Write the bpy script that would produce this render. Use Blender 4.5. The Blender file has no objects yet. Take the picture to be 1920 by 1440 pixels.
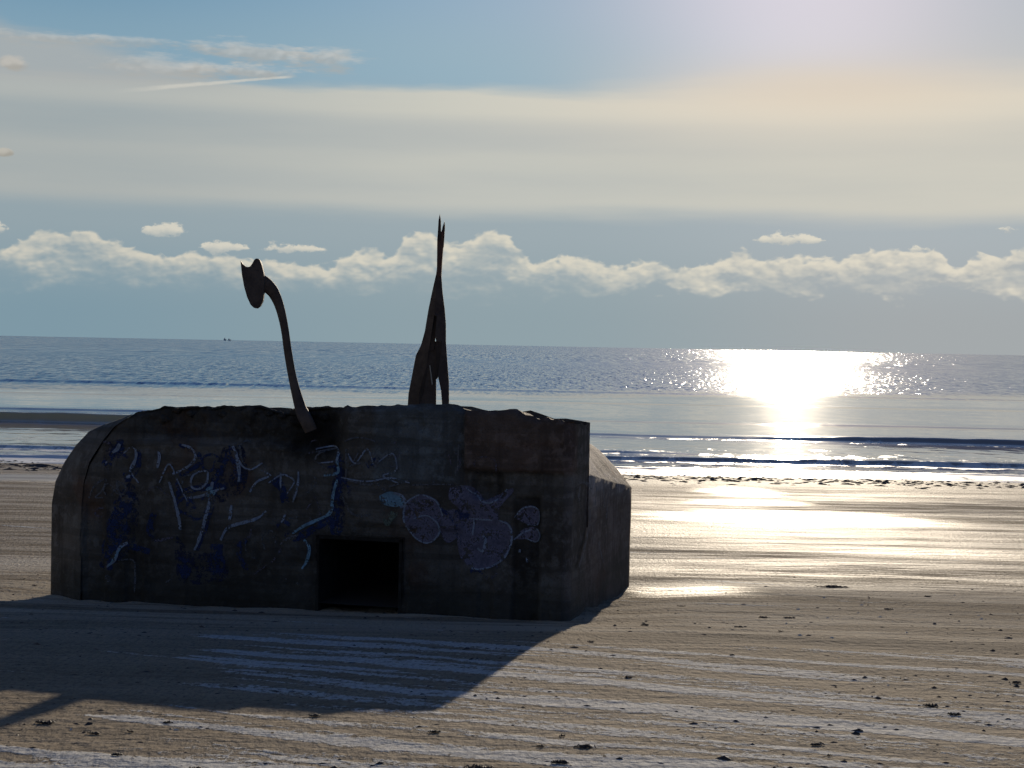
import bpy, bmesh, math, random
import numpy as np
from mathutils import Vector, Matrix
from mathutils.geometry import tessellate_polygon
random.seed(7); rng = np.random.default_rng(7)
sc = bpy.context.scene
C = sc.collection
R = math.radians

# ------------------------------------------------------------------ camera model
F = 3000.0                       # focal length in pixels of the 1920 px wide photograph
CAMZ = 4.78                      # eye height above the sea
pitch = math.atan(72.5/F); roll = R(1.104)
Fw = Vector((0, math.cos(pitch), -math.sin(pitch)))
U0 = Vector((0, math.sin(pitch), math.cos(pitch))); X0 = Vector((1, 0, 0))
Rt = math.cos(roll)*X0 + math.sin(roll)*U0
Up = -math.sin(roll)*X0 + math.cos(roll)*U0
CAM = Vector((0, 0, CAMZ))
def ray(px, py):
    px = float(px); py = float(py)
    return (Fw + (px-960)/F*Rt - (py-720)/F*Up).normalized()
cd = bpy.data.cameras.new('camera'); cam = bpy.data.objects.new('camera', cd); C.objects.link(cam)
cd.sensor_width = 36; cd.lens = 36*F/1920; cd.clip_end = 80000; cd.clip_start = 0.1
M = Matrix((Rt, Up, -Fw)).transposed().to_4x4(); M.translation = CAM
cam.matrix_world = M; sc.camera = cam

# ------------------------------------------------------------------ numpy noise
_P = rng.random((256, 256))
def vnoise(x, y, seed=0):
    x = np.asarray(x, float)+seed*17.3; y = np.asarray(y, float)+seed*9.7
    xi = np.floor(x).astype(int); yi = np.floor(y).astype(int)
    fx = x-xi; fy = y-yi; fx = fx*fx*(3-2*fx); fy = fy*fy*(3-2*fy)
    g = lambda a, b: _P[a % 256, b % 256]
    return ((g(xi, yi)*(1-fx)+g(xi+1, yi)*fx)*(1-fy)+(g(xi, yi+1)*(1-fx)+g(xi+1, yi+1)*fx)*fy)*2-1
def fbm(x, y, o=4, seed=0, gain=.5):
    s = 0; a = 1; t = 0
    for i in range(o):
        s = s+a*vnoise(x*2**i, y*2**i, seed+i*3); t += a; a *= gain
    return s/t
def sstep(a, b, x):
    t = np.clip((np.asarray(x, float)-a)/(b-a), 0, 1); return t*t*(3-2*t)

# ------------------------------------------------------------------ helpers
def tag(o, label=None, cat=None, group=None, kind=None):
    if label: o['label'] = label
    if cat: o['category'] = cat
    if group: o['group'] = group
    if kind: o['kind'] = kind
    return o
def empty(name, loc=(0, 0, 0)):
    o = bpy.data.objects.new(name, None); C.objects.link(o); o.location = loc; return o
def mesh(name, verts, faces, mat, parent=None, smooth=True, world=True):
    me = bpy.data.meshes.new(name)
    me.from_pydata([tuple(v) for v in verts], [], [tuple(f) for f in faces]); me.update()
    if smooth: me.polygons.foreach_set('use_smooth', [True]*len(me.polygons))
    if mat: me.materials.append(mat)
    o = bpy.data.objects.new(name, me); C.objects.link(o)
    if parent:
        o.parent = parent
        if world: me.transform(Matrix.Translation(-Vector(parent.location)))
    return o
def fixn(o):
    bm = bmesh.new(); bm.from_mesh(o.data); bmesh.ops.remove_doubles(bm, verts=bm.verts, dist=1e-5)
    bmesh.ops.recalc_face_normals(bm, faces=bm.faces); bm.to_mesh(o.data); bm.free()
def gridfaces(nr, nc, off=0, keep=None):
    f = []
    for i in range(nr-1):
        for j in range(nc-1):
            if keep is None or keep(i, j):
                a = off+i*nc+j; f.append((a, a+1, a+nc+1, a+nc))
    return f

# ------------------------------------------------------------------ node helper
class NT:
    def __init__(s, nt): s.nt = nt; s.n = nt.nodes; s.l = nt.links
    def put(s, sock, v):
        if isinstance(v, bpy.types.NodeSocket): s.l.new(v, sock)
        elif isinstance(v, (tuple, list)):
            sock.default_value = (tuple(v)+(1,))[:len(sock.default_value)] if len(v) < len(sock.default_value) else tuple(v)
        else: sock.default_value = v
    def node(s, t, **k):
        n = s.n.new(t)
        for a, b in k.items(): setattr(n, a, b)
        return n
    def m(s, op, a, b=0.0, c=None, clamp=False):
        n = s.node('ShaderNodeMath', operation=op, use_clamp=clamp); s.put(n.inputs[0], a); s.put(n.inputs[1], b)
        if c is not None: s.put(n.inputs[2], c)
        return n.outputs[0]
    def add(s, a, b): return s.m('ADD', a, b)
    def sub(s, a, b): return s.m('SUBTRACT', a, b)
    def mul(s, a, b): return s.m('MULTIPLY', a, b)
    def ss(s, x, a, b, o0=0.0, o1=1.0, t='SMOOTHSTEP'):
        n = s.node('ShaderNodeMapRange', interpolation_type=t)
        for i, v in enumerate((x, a, b, o0, o1)): s.put(n.inputs[i], v)
        return n.outputs[0]
    def mix(s, f, a, b, bt='MIX'):
        n = s.node('ShaderNodeMix', data_type='RGBA', blend_type=bt); s.put(n.inputs[0], f); s.put(n.inputs[6], a); s.put(n.inputs[7], b)
        return n.outputs[2]
    def vec(s, x, y, z=0.0):
        n = s.node('ShaderNodeCombineXYZ'); s.put(n.inputs[0], x); s.put(n.inputs[1], y); s.put(n.inputs[2], z); return n.outputs[0]
    def sep(s, v):
        n = s.node('ShaderNodeSeparateXYZ'); s.put(n.inputs[0], v); return n.outputs
    def noise(s, v, scale=1.0, detail=3.0, rough=.5, dist=0.0, out=0):
        n = s.node('ShaderNodeTexNoise'); s.put(n.inputs['Vector'], v); s.put(n.inputs['Scale'], scale)
        s.put(n.inputs['Detail'], detail); s.put(n.inputs['Roughness'], rough); s.put(n.inputs['Distortion'], dist); return n.outputs[out]
    def vor(s, v, scale=1.0, feat='F1', rnd=1.0):
        n = s.node('ShaderNodeTexVoronoi', feature=feat); s.put(n.inputs['Vector'], v); s.put(n.inputs['Scale'], scale); s.put(n.inputs['Randomness'], rnd)
        return n.outputs['Distance']
    def ramp(s, x, stops, interp='LINEAR'):
        n = s.node('ShaderNodeValToRGB'); n.color_ramp.interpolation = interp; e = n.color_ramp.elements
        while len(e) < len(stops): e.new(.5)
        for k, (p, c) in enumerate(stops):
            e[k].position = p; e[k].color = tuple(c)+(1,) if len(c) == 3 else c
        s.put(n.inputs[0], x); return n.outputs[0]
    def curve(s, x, pts, vec=False):
        n = s.node('ShaderNodeFloatCurve'); cv = n.mapping.curves[0]
        cv.points[0].location = pts[0]; cv.points[1].location = pts[-1]
        for p in pts[1:-1]: cv.points.new(*p)
        [setattr(p_, 'handle_type', 'VECTOR') for p_ in cv.points] if vec else None; n.mapping.update(); s.put(n.inputs['Value'], x); return n.outputs[0]
def lin(r, g, b):
    f = lambda c: (c/255/12.92 if c/255 <= .04045 else ((c/255+.055)/1.055)**2.4)
    return (f(r), f(g), f(b))
def newmat(name):
    m = bpy.data.materials.new(name); m.use_nodes = True; nt = m.node_tree
    b = nt.nodes['Principled BSDF']; return m, NT(nt), b
def bump(N, b, h, dist, strength=1.0, normal=None):
    n = N.node('ShaderNodeBump'); N.put(n.inputs['Height'], h); N.put(n.inputs['Distance'], dist); N.put(n.inputs['Strength'], strength)
    if normal is not None: N.put(n.inputs['Normal'], normal)
    N.put(b.inputs['Normal'], n.outputs[0]); return n.outputs[0]

# ------------------------------------------------------------------ terrain height
_ys = np.arange(-60, 400, .05)
_sl = .07-.045*sstep(24, 34, _ys)
_z = -np.cumsum(_sl)*.05; _z += 1.41-np.interp(20, _ys, _z)
def gz0(y): return np.interp(y, _ys, _z)
BA = R(14.0)
BU = Vector((math.cos(BA), -math.sin(BA), 0)); BV = Vector((math.sin(BA), math.cos(BA), 0))
BO = Vector((.675, 20.0, 0))
def gz(x, y):
    x = np.asarray(x, float); y = np.asarray(y, float)
    z = gz0(y)+.05*fbm(x*.12, y*.16, 2, 5)*sstep(2, 10, y)
    q = y+.42*x
    amp = .010*(1-.6*sstep(19, 30, y))
    z = z+amp*vnoise(x*.22+.3*q, q*1.9, 2)+.006*vnoise(x*.5, q*4.3, 9)*(1-sstep(25, 40, y))
    # hollow scoured round the bunker
    du = (x-BO.x)*BU.x+(y-BO.y)*BU.y; dv = (x-BO.x)*BV.x+(y-BO.y)*BV.y
    dx = np.maximum(np.maximum(du-.1, -7.2-du), 0); dy = np.maximum(np.maximum(-dv, dv-5), 0)
    dd = np.sqrt(dx*dx+dy*dy)
    z = z-.07*np.exp(-(dd/.8)**2)+.10*np.abs(fbm(x*.9, y*.9, 3, 51))*np.exp(-(dd/.35)**2)
    return z
def hit(px, py):                 # where the line of sight meets the beach
    d = ray(px, py); t = 5.0
    while t < 200:
        p = CAM+d*t
        e_ = p.z-float(gz0(p.y))
        if e_ < .001: break
        t += max(.004, e_*.9)
    return CAM+d*t
def on_plane(px, py, p0, n):
    d = ray(px, py); t = (p0-CAM).dot(n)/d.dot(n); return CAM+d*t
def uw(px, py, v=0.0):           # facade coordinates
    p = on_plane(px, py, BO+BV*v, BV); return ((p-BO).dot(BU), p.z)
def bp(u, v, w): return BO+BU*u+BV*v+Vector((0, 0, w))

# ------------------------------------------------------------------ sun
SD = ray(1504, -96)             # towards the sun
sun_el = math.asin(SD.z); sun_az = math.atan2(SD.x, SD.y)
sd = bpy.data.lights.new('sun', 'SUN'); sd.energy = 4.9; sd.angle = R(.53); sd.color = (1, .85, .65)
so = bpy.data.objects.new('sun', sd); C.objects.link(so); so.rotation_euler = SD.to_track_quat('Z', 'Y').to_euler(); so.location = (10, 50, 30)

# ------------------------------------------------------------------ world sky
def ae(px, py):                  # azimuth / elevation of a photo point in milliradian-like units
    d = ray(px, py); return math.atan2(d.x, d.y)*3000, math.asin(d.z)*3000
W = bpy.data.worlds.new('World'); sc.world = W; W.use_nodes = True
N = NT(W.node_tree); bg = N.n['Background']
tc = N.node('ShaderNodeTexCoord').outputs['Generated']
dx, dy, dz = N.sep(tc)
A = N.mul(N.m('ARCTAN2', dx, dy), 3000.0); E = N.mul(N.m('ARCSINE', dz), 3000.0)
E = N.m('ABSOLUTE', E)
sky = N.node('ShaderNodeTexSky', sky_type='NISHITA'); sky.sun_disc = False; sky.sun_elevation = sun_el; sky.sun_rotation = sun_az
sky.air_density = 1.0; sky.dust_density = .6; sky.ozone_density = 3.0
nish = N.mix(1.0, sky.outputs[0], (.036, .056, .090), 'MULTIPLY')
# closeness to the sun, by true angle
dot = N.node('ShaderNodeVectorMath', operation='DOT_PRODUCT'); N.put(dot.inputs[0], tc); dot.inputs[1].default_value = SD
ang = N.m('ARCCOSINE', dot.outputs['Value'])
def gauss(x, w): return N.m('EXPONENT', N.mul(N.m('POWER', N.mul(x, 1.0/w), 2.0), -1.0))
prox = gauss(ang, .36)
prox2 = gauss(ang, .17)
core = gauss(ang, .085)
side = N.ss(A, -960.0, 900.0)
_tl = N.ss(A, -900.0, 30.0); _tr = N.ss(A, -30.0, 800.0)
def tone(e, L, Cc, Rr):
    return N.mix(_tr, N.mix(_tl, lin(*L), lin(*Cc)), lin(*Rr))
haze = tone(0, (126, 152, 165), (143, 161, 168), (164, 169, 171))
mid = tone(0, (148, 164, 171), (156, 170, 176), (170, 179, 183))
upper = tone(0, (130, 162, 181), (148, 176, 191), (184, 190, 192))
top = tone(0, (110, 148, 175), (138, 170, 193), (172, 184, 192))
col = N.mix(N.ss(E, 40.0, 230.0), haze, mid)
col = N.mix(N.ss(E, 380.0, 500.0), col, upper)
col = N.mix(N.ss(E, 520.0, 680.0), col, top)
# fade to the physical sky above and round to the sides
col = N.mix(N.ss(E, 640.0, 1500.0), col, nish)
side_f = N.ss(N.m('ABSOLUTE', N.sub(A, 200.0)), 1500.0, 4200.0)
far_h = N.mix(N.ss(E, 0.0, 900.0), lin(92, 112, 128), nish)
col = N.mix(side_f, col, far_h)
front = N.sub(1.0, side_f)
# glow round the sun
glow = N.mix(core, (0, 0, 0), (.42, .31, .33))
col = N.mix(1.0, col, glow, 'ADD')
col = N.mix(N.mul(prox2, N.ss(E, 420.0, 640.0, .06, .5)), col, lin(206, 198, 206))
# ---- broad stratus veil, streaked
sv = N.vec(N.mul(A, .0011), N.mul(E, .011), 0.0)
n1 = N.noise(sv, 1.0, 3.0, .5)
n2 = N.noise(N.vec(N.mul(A, .0035), N.mul(E, .03), 3.0), 1.0, 3.0, .6)
topE = N.add(470.0, N.add(N.mul(N.sub(n2, .5), 38.0), N.mul(N.ss(A, 100.0, 560.0), 20.0)))
botE = N.add(236.0, N.add(N.mul(N.sub(n1, .5), 50.0), N.mul(N.sub(n2, .5), 26.0)))
veil = N.mul(N.ss(N.sub(E, botE), -14.0, 34.0), N.ss(N.sub(topE, E), N.ss(A, -200.0, 500.0, -10.0, -45.0), N.ss(A, -200.0, 500.0, 12.0, 40.0)))
bnd = N.curve(N.ss(E, 230.0, 480.0, t='LINEAR'), [(0, .45), (.12, .66), (.3, .5), (.42, .62), (.55, .28), (.66, .22), (.76, .6), (.86, 1.0), (.94, .95), (1, .7)])
bnd = N.add(bnd, N.mul(N.sub(n1, .5), .9))
bnd = N.add(bnd, N.mul(N.sub(n2, .5), .35))
vdark = tone(0, (160, 169, 171), (180, 184, 182), (196, 195, 187))
vlite = tone(0, (183, 184, 178), (203, 202, 191), (215, 210, 195))
vc = N.mix(N.m('ADD', bnd, 0.0, clamp=True), vdark, vlite)
vc = N.mix(N.mul(prox2, N.mul(.75, N.ss(E, 300.0, 450.0))), vc, lin(236, 223, 202))
col = N.mix(N.mul(N.mul(veil, front), N.add(.78, N.mul(N.ss(A, -900.0, 0.0), .14))), col, vc)
# high streaky veil left of the picture + glow wisps right
vl = N.mul(N.ss(N.sub(N.add(N.sub(568.0, N.mul(N.add(A, 960.0), .18)), N.mul(N.sub(n2, .5), 60.0)), E), -5.0, 40.0), N.ss(E, 440.0, 470.0))
vl = N.mul(vl, N.ss(A, -420.0, -680.0))
col = N.mix(N.mul(vl, .8), col, lin(172, 175, 174))
wr = N.mul(N.mul(gauss(N.sub(A, 590.0), 330.0), gauss(N.sub(E, 480.0), 50.0)), .75)
col = N.mix(wr, col, lin(222, 208, 190))
# ---- blobs: small clouds and cirrus
fine = N.noise(N.vec(N.mul(A, .03), N.mul(E, .05), 1.0), 1.0, 4.0, .64, 0.0)
fine2 = N.noise(N.vec(N.mul(A, .014), N.mul(E, .06), 7.0), 1.0, 3.0, .65, .0)
bill = N.mul(N.m('ABSOLUTE', N.sub(N.noise(N.vec(N.mul(A, .022), N.mul(E, .034), 2.0), 1.0, 2.0, .5), .5)), 4.0)
def blob(px, py, rx, ry, colr, soft=.5, amt=1.0, ns=1.1, slope=0.0, nz=None):
    global col
    a0, e0 = ae(px, py)
    u = N.mul(N.sub(A, a0), 1.0/rx); v = N.mul(N.sub(N.sub(E, e0), N.mul(N.sub(A, a0), slope)), 1.0/ry)
    r = N.m('SQRT', N.add(N.mul(u, u), N.mul(v, v)))
    r = N.add(r, N.mul(N.sub(fine if nz is None else nz, .5), ns))
    f = N.mul(N.ss(r, 1.0+soft*.4, 1.0-soft*.6), amt)
    c = N.mix(N.ss(N.add(v, N.mul(N.sub(bill, .5), 1.2)), -.9, .5), lin(*[k-26 for k in colr]), lin(*colr))
    col = N.mix(f, col, c)
cir = (200, 198, 192)
blob(90, 72, 110, 10, cir, 1.2, .45, 3.4, 0, fine2); blob(230, 77, 90, 8, cir, 1.2, .4, 3.4, 0, fine2); blob(22, 118, 26, 12, (196, 190, 180), .8, .7, 1.3)
blob(480, 99, 120, 18, cir, 1.2, .62, 3.2, -.03, fine2); blob(610, 112, 60, 22, cir, 1.2, .5, 3.0, 0, fine2)
blob(320, 126, 110, 20, cir, 1.3, .45, 3.4, 0, fine2); blob(450, 134, 95, 13, cir, 1.2, .7, 3.0, 0, fine2)
# contrail: a slightly bowed ridge
a1, e1 = ae(150, 180); a2, e2 = ae(557, 143)
tt = N.mul(N.sub(A, a1), 1/(a2-a1))
el_ = N.add(e1, N.mul(N.m('POWER', N.m('MAXIMUM', tt, 0.0), .85), e2-e1))
dd = N.m('ABSOLUTE', N.sub(N.sub(E, el_), N.mul(N.sub(fine, .5), 5.0)))
ct = N.mul(N.ss(dd, N.ss(tt, .3, 1.0, 6.0, 3.0), 1.0), N.mul(N.ss(tt, .12, .45), N.ss(tt, 1.0, .93)))
col = N.mix(N.mul(ct, N.ss(fine2, .3, .6, .45, .8)), col, lin(204, 202, 193))
# ---- cumulus bank along the horizon
prof = [(-60, 478), (0, 468), (50, 447), (100, 436), (170, 437), (205, 450), (260, 468), (310, 482), (360, 478), (440, 484), (500, 490), (560, 496), (600, 502), (640, 484), (700, 467), (735, 482), (755, 450), (800, 442), (845, 462), (875, 456), (920, 434), (955, 450), (985, 480), (1012, 494), (1040, 484), (1085, 484), (1120, 492), (1160, 502), (1200, 494), (1300, 502), (1350, 486), (1390, 474), (1440, 490), (1500, 486), (1560, 488), (1610, 474), (1650, 468), (1700, 478), (1740, 466), (1780, 492), (1800, 503), (1830, 478), (1875, 484), (1900, 472), (1980, 480)]
pts = []
for px, py in prof:
    a, e = ae(px, py); pts.append(((a+1100)/2200, e/300))
cx = N.m('MULTIPLY_ADD', A, 1/2200, .5)
cx = N.m('PINGPONG', cx, 1.0)
Tt = N.mul(N.curve(cx, pts), 300.0)
mot = N.noise(N.vec(N.mul(A, .012), N.mul(E, .022), 5.0), 1.0, 3.0, .6, .0)
nb = N.add(N.mul(N.sub(.5, bill), 15.0), N.add(N.mul(N.sub(fine, .5), 20.0), N.mul(N.sub(mot, .5), 24.0)))
dpt = N.sub(N.add(Tt, nb), E)                       # depth below the cloud top
gap = N.noise(N.vec(N.mul(A, .009), N.mul(E, .02), 15.0), 1.0, 3.0, .65)
cov = N.mul(N.ss(dpt, -2.0, 9.0), N.ss(N.sub(gap, N.ss(dpt, 12.0, 60.0, 0.0, .12)), .26, .5, .35, 1.0))
# relief: the same field a little higher up; where it thins the edge is lit
bill2 = N.mul(N.m('ABSOLUTE', N.sub(N.noise(N.vec(N.mul(N.add(A, 3.0), .022), N.mul(N.add(E, 6.0), .034), 2.0), 1.0, 2.0, .5), .5)), 4.0)
mot2 = N.noise(N.vec(N.mul(N.add(A, 6.0), .012), N.mul(N.add(E, 9.0), .022), 5.0), 1.0, 3.0, .6, .0)
rel = N.add(N.mul(N.sub(bill2, bill), .45), N.mul(N.sub(mot, mot2), 2.2))
lit = N.add(N.add(N.ss(dpt, 34.0, 0.0, .0, .62), N.mul(rel, 1.0)), N.mul(N.sub(mot, .5), 1.3))
lit = N.add(lit, .38)
lit = N.m('ADD', lit, 0.0, clamp=True)
cd_ = tone(0, (150, 165, 171), (160, 172, 176), (174, 178, 178))
cl_ = tone(0, (208, 204, 190), (216, 211, 195), (224, 217, 200))
cc = N.mix(lit, cd_, cl_)
base = N.ss(N.add(E, N.mul(N.sub(mot, .5), 90.0)), N.ss(A, 0.0, 300.0, 84.0, 100.0), N.ss(A, 0.0, 300.0, 150.0, 116.0))
col = N.mix(N.mul(N.mul(cov, base), N.add(.06, N.mul(front, .9))), col, cc)
SC = [(306, 434, 50, 15), (420, 466, 52, 14), (548, 468, 70, 11), (1482, 451, 78, 13), (1727, 468, 26, 10), (1895, 430, 30, 8), (0, 430, 20, 15)]
cpt = {}; hpt = []; 
c_l = []; t_l = []
for k, (px, py, rx, ry) in enumerate(sorted(SC)):
    a, e = ae(px, py)
    for f_, hh in ((-1.0, 0.0), (-.6, .8), (-.1, 1.0), (.5, .75), (1.0, 0.0)): t_l.append(((a+f_*rx+1100)/2200, ry*hh/30))
    for f_ in (-1.03, -.5, .5, 1.03): c_l.append(((a+f_*rx+1100)/2200, (e-130)/230))
t_l.sort(); c_l.sort()
t_l = [(0, 0)]+t_l+[(1, 0)]; c_l = [(0, c_l[0][1])]+c_l+[(1, c_l[-1][1])]
cT = N.mul(N.curve(cx, t_l, True), 30.0); cC = N.m('MULTIPLY_ADD', N.curve(cx, c_l, True), 230.0, 130.0)
up = N.sub(E, cC)
ins = N.sub(N.m('MINIMUM', N.sub(N.mul(cT, 1.2), up), N.mul(N.add(up, N.mul(cT, .75)), 1.3)), N.mul(N.sub(.5, N.m('MULTIPLY_ADD', fine, .8, .05)), -6.0))
ins = N.add(ins, N.mul(N.sub(fine, .5), 46.0))
ins = N.mul(ins, N.ss(cT, .5, 3.0))
sl_ = N.m('ADD', N.add(N.ss(N.m('DIVIDE', up, N.m('MAXIMUM', cT, 3.0)), -1.0, .6), N.mul(N.sub(fine, .5), 1.2)), 0.0, clamp=True)
col = N.mix(N.mul(N.ss(ins, .5, 7.0), .92), col, N.mix(sl_, cd_, tone(0, (214, 210, 196), (216, 211, 196), (226, 220, 203))))
blob(8, 286, 15, 8, (188, 184, 174), .5, .9, .9)
W.cycles.sampling_method = 'MANUAL'; W.cycles.sample_map_resolution = 128
N.put(bg.inputs['Color'], col); bg.inputs['Strength'].default_value = 1.0

# ------------------------------------------------------------------ materials
# sand
sand, N, b = newmat('sand')
pos = N.node('ShaderNodeNewGeometry').outputs['Position']; x, y, z = N.sep(pos)
q = N.add(y, N.mul(x, .42))
wob = N.noise(N.vec(N.mul(x, .35), N.mul(q, .35)), 1.0, 2.0)
q2 = N.add(q, N.mul(wob, .9))
st = N.noise(N.vec(N.mul(x, .17), N.mul(q2, 2.1), 1.0), 1.0, 2.0, .5)
st2 = N.noise(N.vec(N.mul(x, .5), N.mul(q2, 4.2), 4.0), 1.0, 2.0, .5)
gr = N.noise(N.vec(N.mul(x, 1.0), N.mul(y, .55), 0.0), 22.0, 3.0, .75)
gr2 = N.noise(N.vec(N.mul(x, .5), N.mul(y, .7), 0.0), 9.0, 4.0, .6)
frost = N.add(N.add(N.mul(st, 1.0), N.mul(st2, .30)), N.add(N.mul(gr, .26), N.mul(gr2, .26)))
# where the pale ripples lie: near, and right of the bunker's middle
reg = N.mul(N.ss(N.add(x, N.mul(wob, 2.0)), -2.7, -1.4, .0, 1.0), N.ss(N.add(y, N.mul(x, .12)), 17.8, 16.6, .0, 1.0))
reg2 = N.ss(y, 12.6, 11.4)
thr = N.ss(N.m('MAXIMUM', reg, N.mul(reg2, .45)), 0.0, 1.0, .99+.12, .785+.12)
fr = N.ss(N.sub(frost, thr), -.022, .035)
# tidal streaks further off
ts = N.noise(N.vec(N.mul(x, .10), N.mul(y, 1.05), 2.0), 1.0, 5.0, .62, .15)
ts2 = N.noise(N.vec(N.mul(x, .5), N.mul(y, 5.0), 8.0), 1.0, 4.0, .6)
big = N.noise(N.vec(N.mul(x, .06), N.mul(y, .12), 2.0), 1.0, 3.0, .5)
c0 = N.mix(N.ss(ts, .35, .65), (.165, .130, .088), (.25, .205, .145))
c0 = N.mix(N.mul(N.ss(gr2, .38, .62), .45), c0, (.26, .215, .155))
c0 = N.mix(N.mul(N.ss(gr, .52, .36), .5), c0, (.07, .058, .045))
farr = N.ss(y, 19.0, 26.0)
pale = N.mul(N.mul(N.ss(N.add(N.mul(ts, .75), N.mul(ts2, .45)), .54, .66), N.ss(y, 16.0, 19.5)), .8)
c0 = N.mix(pale, c0, (.35, .305, .235))
# darker damp band in front of the bunker's right corner
bandd = N.mul(N.ss(N.m('ABSOLUTE', N.add(N.mul(N.sub(ts2, .5), .8), N.sub(N.add(y, N.mul(x, .05)), 17.75))), .55, .3), N.ss(x, .5, 2.0))
c0 = N.mix(N.mul(bandd, .75), c0, (.095, .076, .058))
cfr = N.mix(N.ss(gr, .35, .6), (.29, .29, .28), (.42, .42, .40))
c1 = N.mix(N.mul(fr, N.ss(gr2, .3, .5, .7, .97)), c0, cfr)
speck = N.noise(N.vec(N.mul(x, 1.0), N.mul(y, .45), 3.0), 13.0, 2.0, .5)
c1 = N.mix(N.ss(speck, .70, .74), c1, (.03, .022, .018))
N.put(b.inputs['Base Color'], c1)
# puddles / wet zones
def ell(px, py, rx, ry, nz=.8):
    p = hit(px, py); px2 = hit(px+rx, py); py2 = hit(px, py-ry); py3 = hit(px, py+ry)
    rxx = (px2-p).length; ryy = (py2.y-py3.y)/2
    u = N.mul(N.sub(x, p.x), 1/rxx); v = N.mul(N.sub(y, (py2.y+py3.y)/2), 1/ryy)
    r = N.m('SQRT', N.add(N.mul(u, u), N.mul(v, v)))
    return N.ss(N.add(r, N.add(N.mul(N.sub(ts2, .5), nz), N.mul(N.sub(gr, .5), nz*.6))), 1.5, .45)
pud = N.mul(ell(1490, 972, 270, 14, 2.6), .7)
for a in [(1385, 922, 70, 9, 2.0), (1290, 1106, 120, 11, 2.6), (1400, 942, 100, 5, 2.0), (1800, 1040, 260, 12, 1.6), (60, 895, 400, 8)]:
    pud = N.m('MAXIMUM', pud, N.mul(ell(*a), {1800: .3, 1290: .5, 1385: .6}.get(a[0], .75)))
wet = N.mul(N.ss(y, 20.0, 28.0), N.ss(N.add(N.add(N.mul(ts, .45), N.mul(big, .45)), N.add(N.mul(ts2, .5), N.mul(gr, .35))), .68, 1.02))
wet = N.m('MAXIMUM', wet, N.mul(N.ss(y, 46.0, 56.0), .8))
ro = N.ss(wet, 0.0, 1.0, .9, .62)
ro = N.add(N.mul(ro, N.sub(1.0, pud)), N.mul(pud, .33))
N.put(b.inputs['Roughness'], ro)
N.put(b.inputs['Specular IOR Level'], N.ss(N.m('MAXIMUM', N.mul(wet, .5), pud), 0.0, 1.0, .06, .5))
h = N.add(N.add(N.mul(gr, .45), N.mul(gr2, .7)), N.add(N.mul(ts2, 1.0), N.mul(speck, .9)))
h = N.mul(h, N.sub(1.0, N.mul(pud, .85)))
bn = bump(N, b, N.add(h, N.mul(fr, .35)), .05, .75)
dif = N.node('ShaderNodeBsdfDiffuse'); N.put(dif.inputs['Color'], c1); dif.inputs['Roughness'].default_value = .6; N.put(dif.inputs['Normal'], bn)
mxs = N.node('ShaderNodeMixShader'); fac_s = N.m('ADD', N.add(N.ss(y, 15.0, 25.0, .78, .45), N.mul(wet, .22)), N.mul(pud, .55), clamp=True)
N.put(mxs.inputs[0], fac_s); N.l.new(dif.outputs[0], mxs.inputs[1]); N.l.new(b.outputs[0], mxs.inputs[2])
N.l.new(mxs.outputs[0], N.n['Material Output'].inputs['Surface'])

# water
water, N, b = newmat('water')
pos = N.node('ShaderNodeNewGeometry'); nrm = pos.outputs['Normal']; x, y, z = N.sep(pos.outputs['Position'])
dist = y
b.inputs['IOR'].default_value = 1.4
fac = N.noise(N.vec(N.mul(x, 1.6), N.mul(y, .8), 0.0), 1.0, 2.0, .6, 0.0, 1)          # ripples near the shore
fam = N.noise(N.vec(N.mul(x, 2.4), N.mul(y, .22), 3.0), 1.0, 2.0, .7, 0.0, 1)          # wavelets further out
faf = N.noise(N.vec(N.mul(x, .9), N.mul(y, .03), 6.0), 1.0, 2.0, .7, 0.0, 1)
nv_ = N.mix(N.ss(y, 260.0, 700.0), N.mix(N.ss(y, 110.0, 200.0), fac, fam), faf)
nx1, ny1, _ = N.sep(nv_)
patch = N.noise(N.vec(N.mul(x, .01), N.mul(y, .02), 9.0), 1.0, 2.0, .55)
edge = N.add(y, N.add(N.mul(N.sub(N.noise(N.vec(N.mul(x, .05), N.mul(y, .06)), 1.0, 3.0), .5), 60.0), N.mul(x, -.30)))
rough_sea = N.ss(edge, 128.0, 190.0)
amp = N.ss(rough_sea, 0.0, 1.0, .04, .42)
amp = N.mul(amp, N.ss(patch, .3, .7, .93, 1.07))
nx1 = N.sub(nx1, .512); ny1 = N.sub(ny1, .5)
hv = lambda n: N.mul(n, N.add(.5, N.mul(N.mul(N.mul(n, n), 60.0), rough_sea)))       # a few much steeper facets: the glitter
sx = N.mul(hv(nx1), amp); sy = N.sub(N.mul(hv(ny1), N.mul(amp, 1.2)), N.mul(rough_sea, .10))
# facets seen at a grazing angle lean towards the viewer on average
va = N.node('ShaderNodeVectorMath', operation='ADD'); N.put(va.inputs[0], nrm); N.put(va.inputs[1], N.vec(sx, sy, 0.0))
vn = N.node('ShaderNodeVectorMath', operation='NORMALIZE'); N.put(vn.inputs[0], va.outputs[0]); N.put(b.inputs['Normal'], vn.outputs[0])
fo1 = N.noise(N.vec(N.mul(x, 1.3), N.mul(y, .8), 5.0), 1.0, 5.0, .7, .3)
fo2 = N.noise(N.vec(N.mul(x, .12), N.mul(y, .35), 6.0), 1.0, 4.0, .6, .3)
fat = N.node('ShaderNodeAttribute', attribute_name='foam').outputs['Fac']
foam = N.ss(N.add(N.add(N.mul(fo1, .8), N.mul(fo2, .5)), N.mul(fat, .75)), .98, 1.12)
sh = N.node('ShaderNodeAttribute', attribute_name='sandy').outputs['Fac']
base = N.mix(sh, N.mix(rough_sea, (.19, .16, .15), (.05, .11, .18)), (.5, .36, .17))
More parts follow.
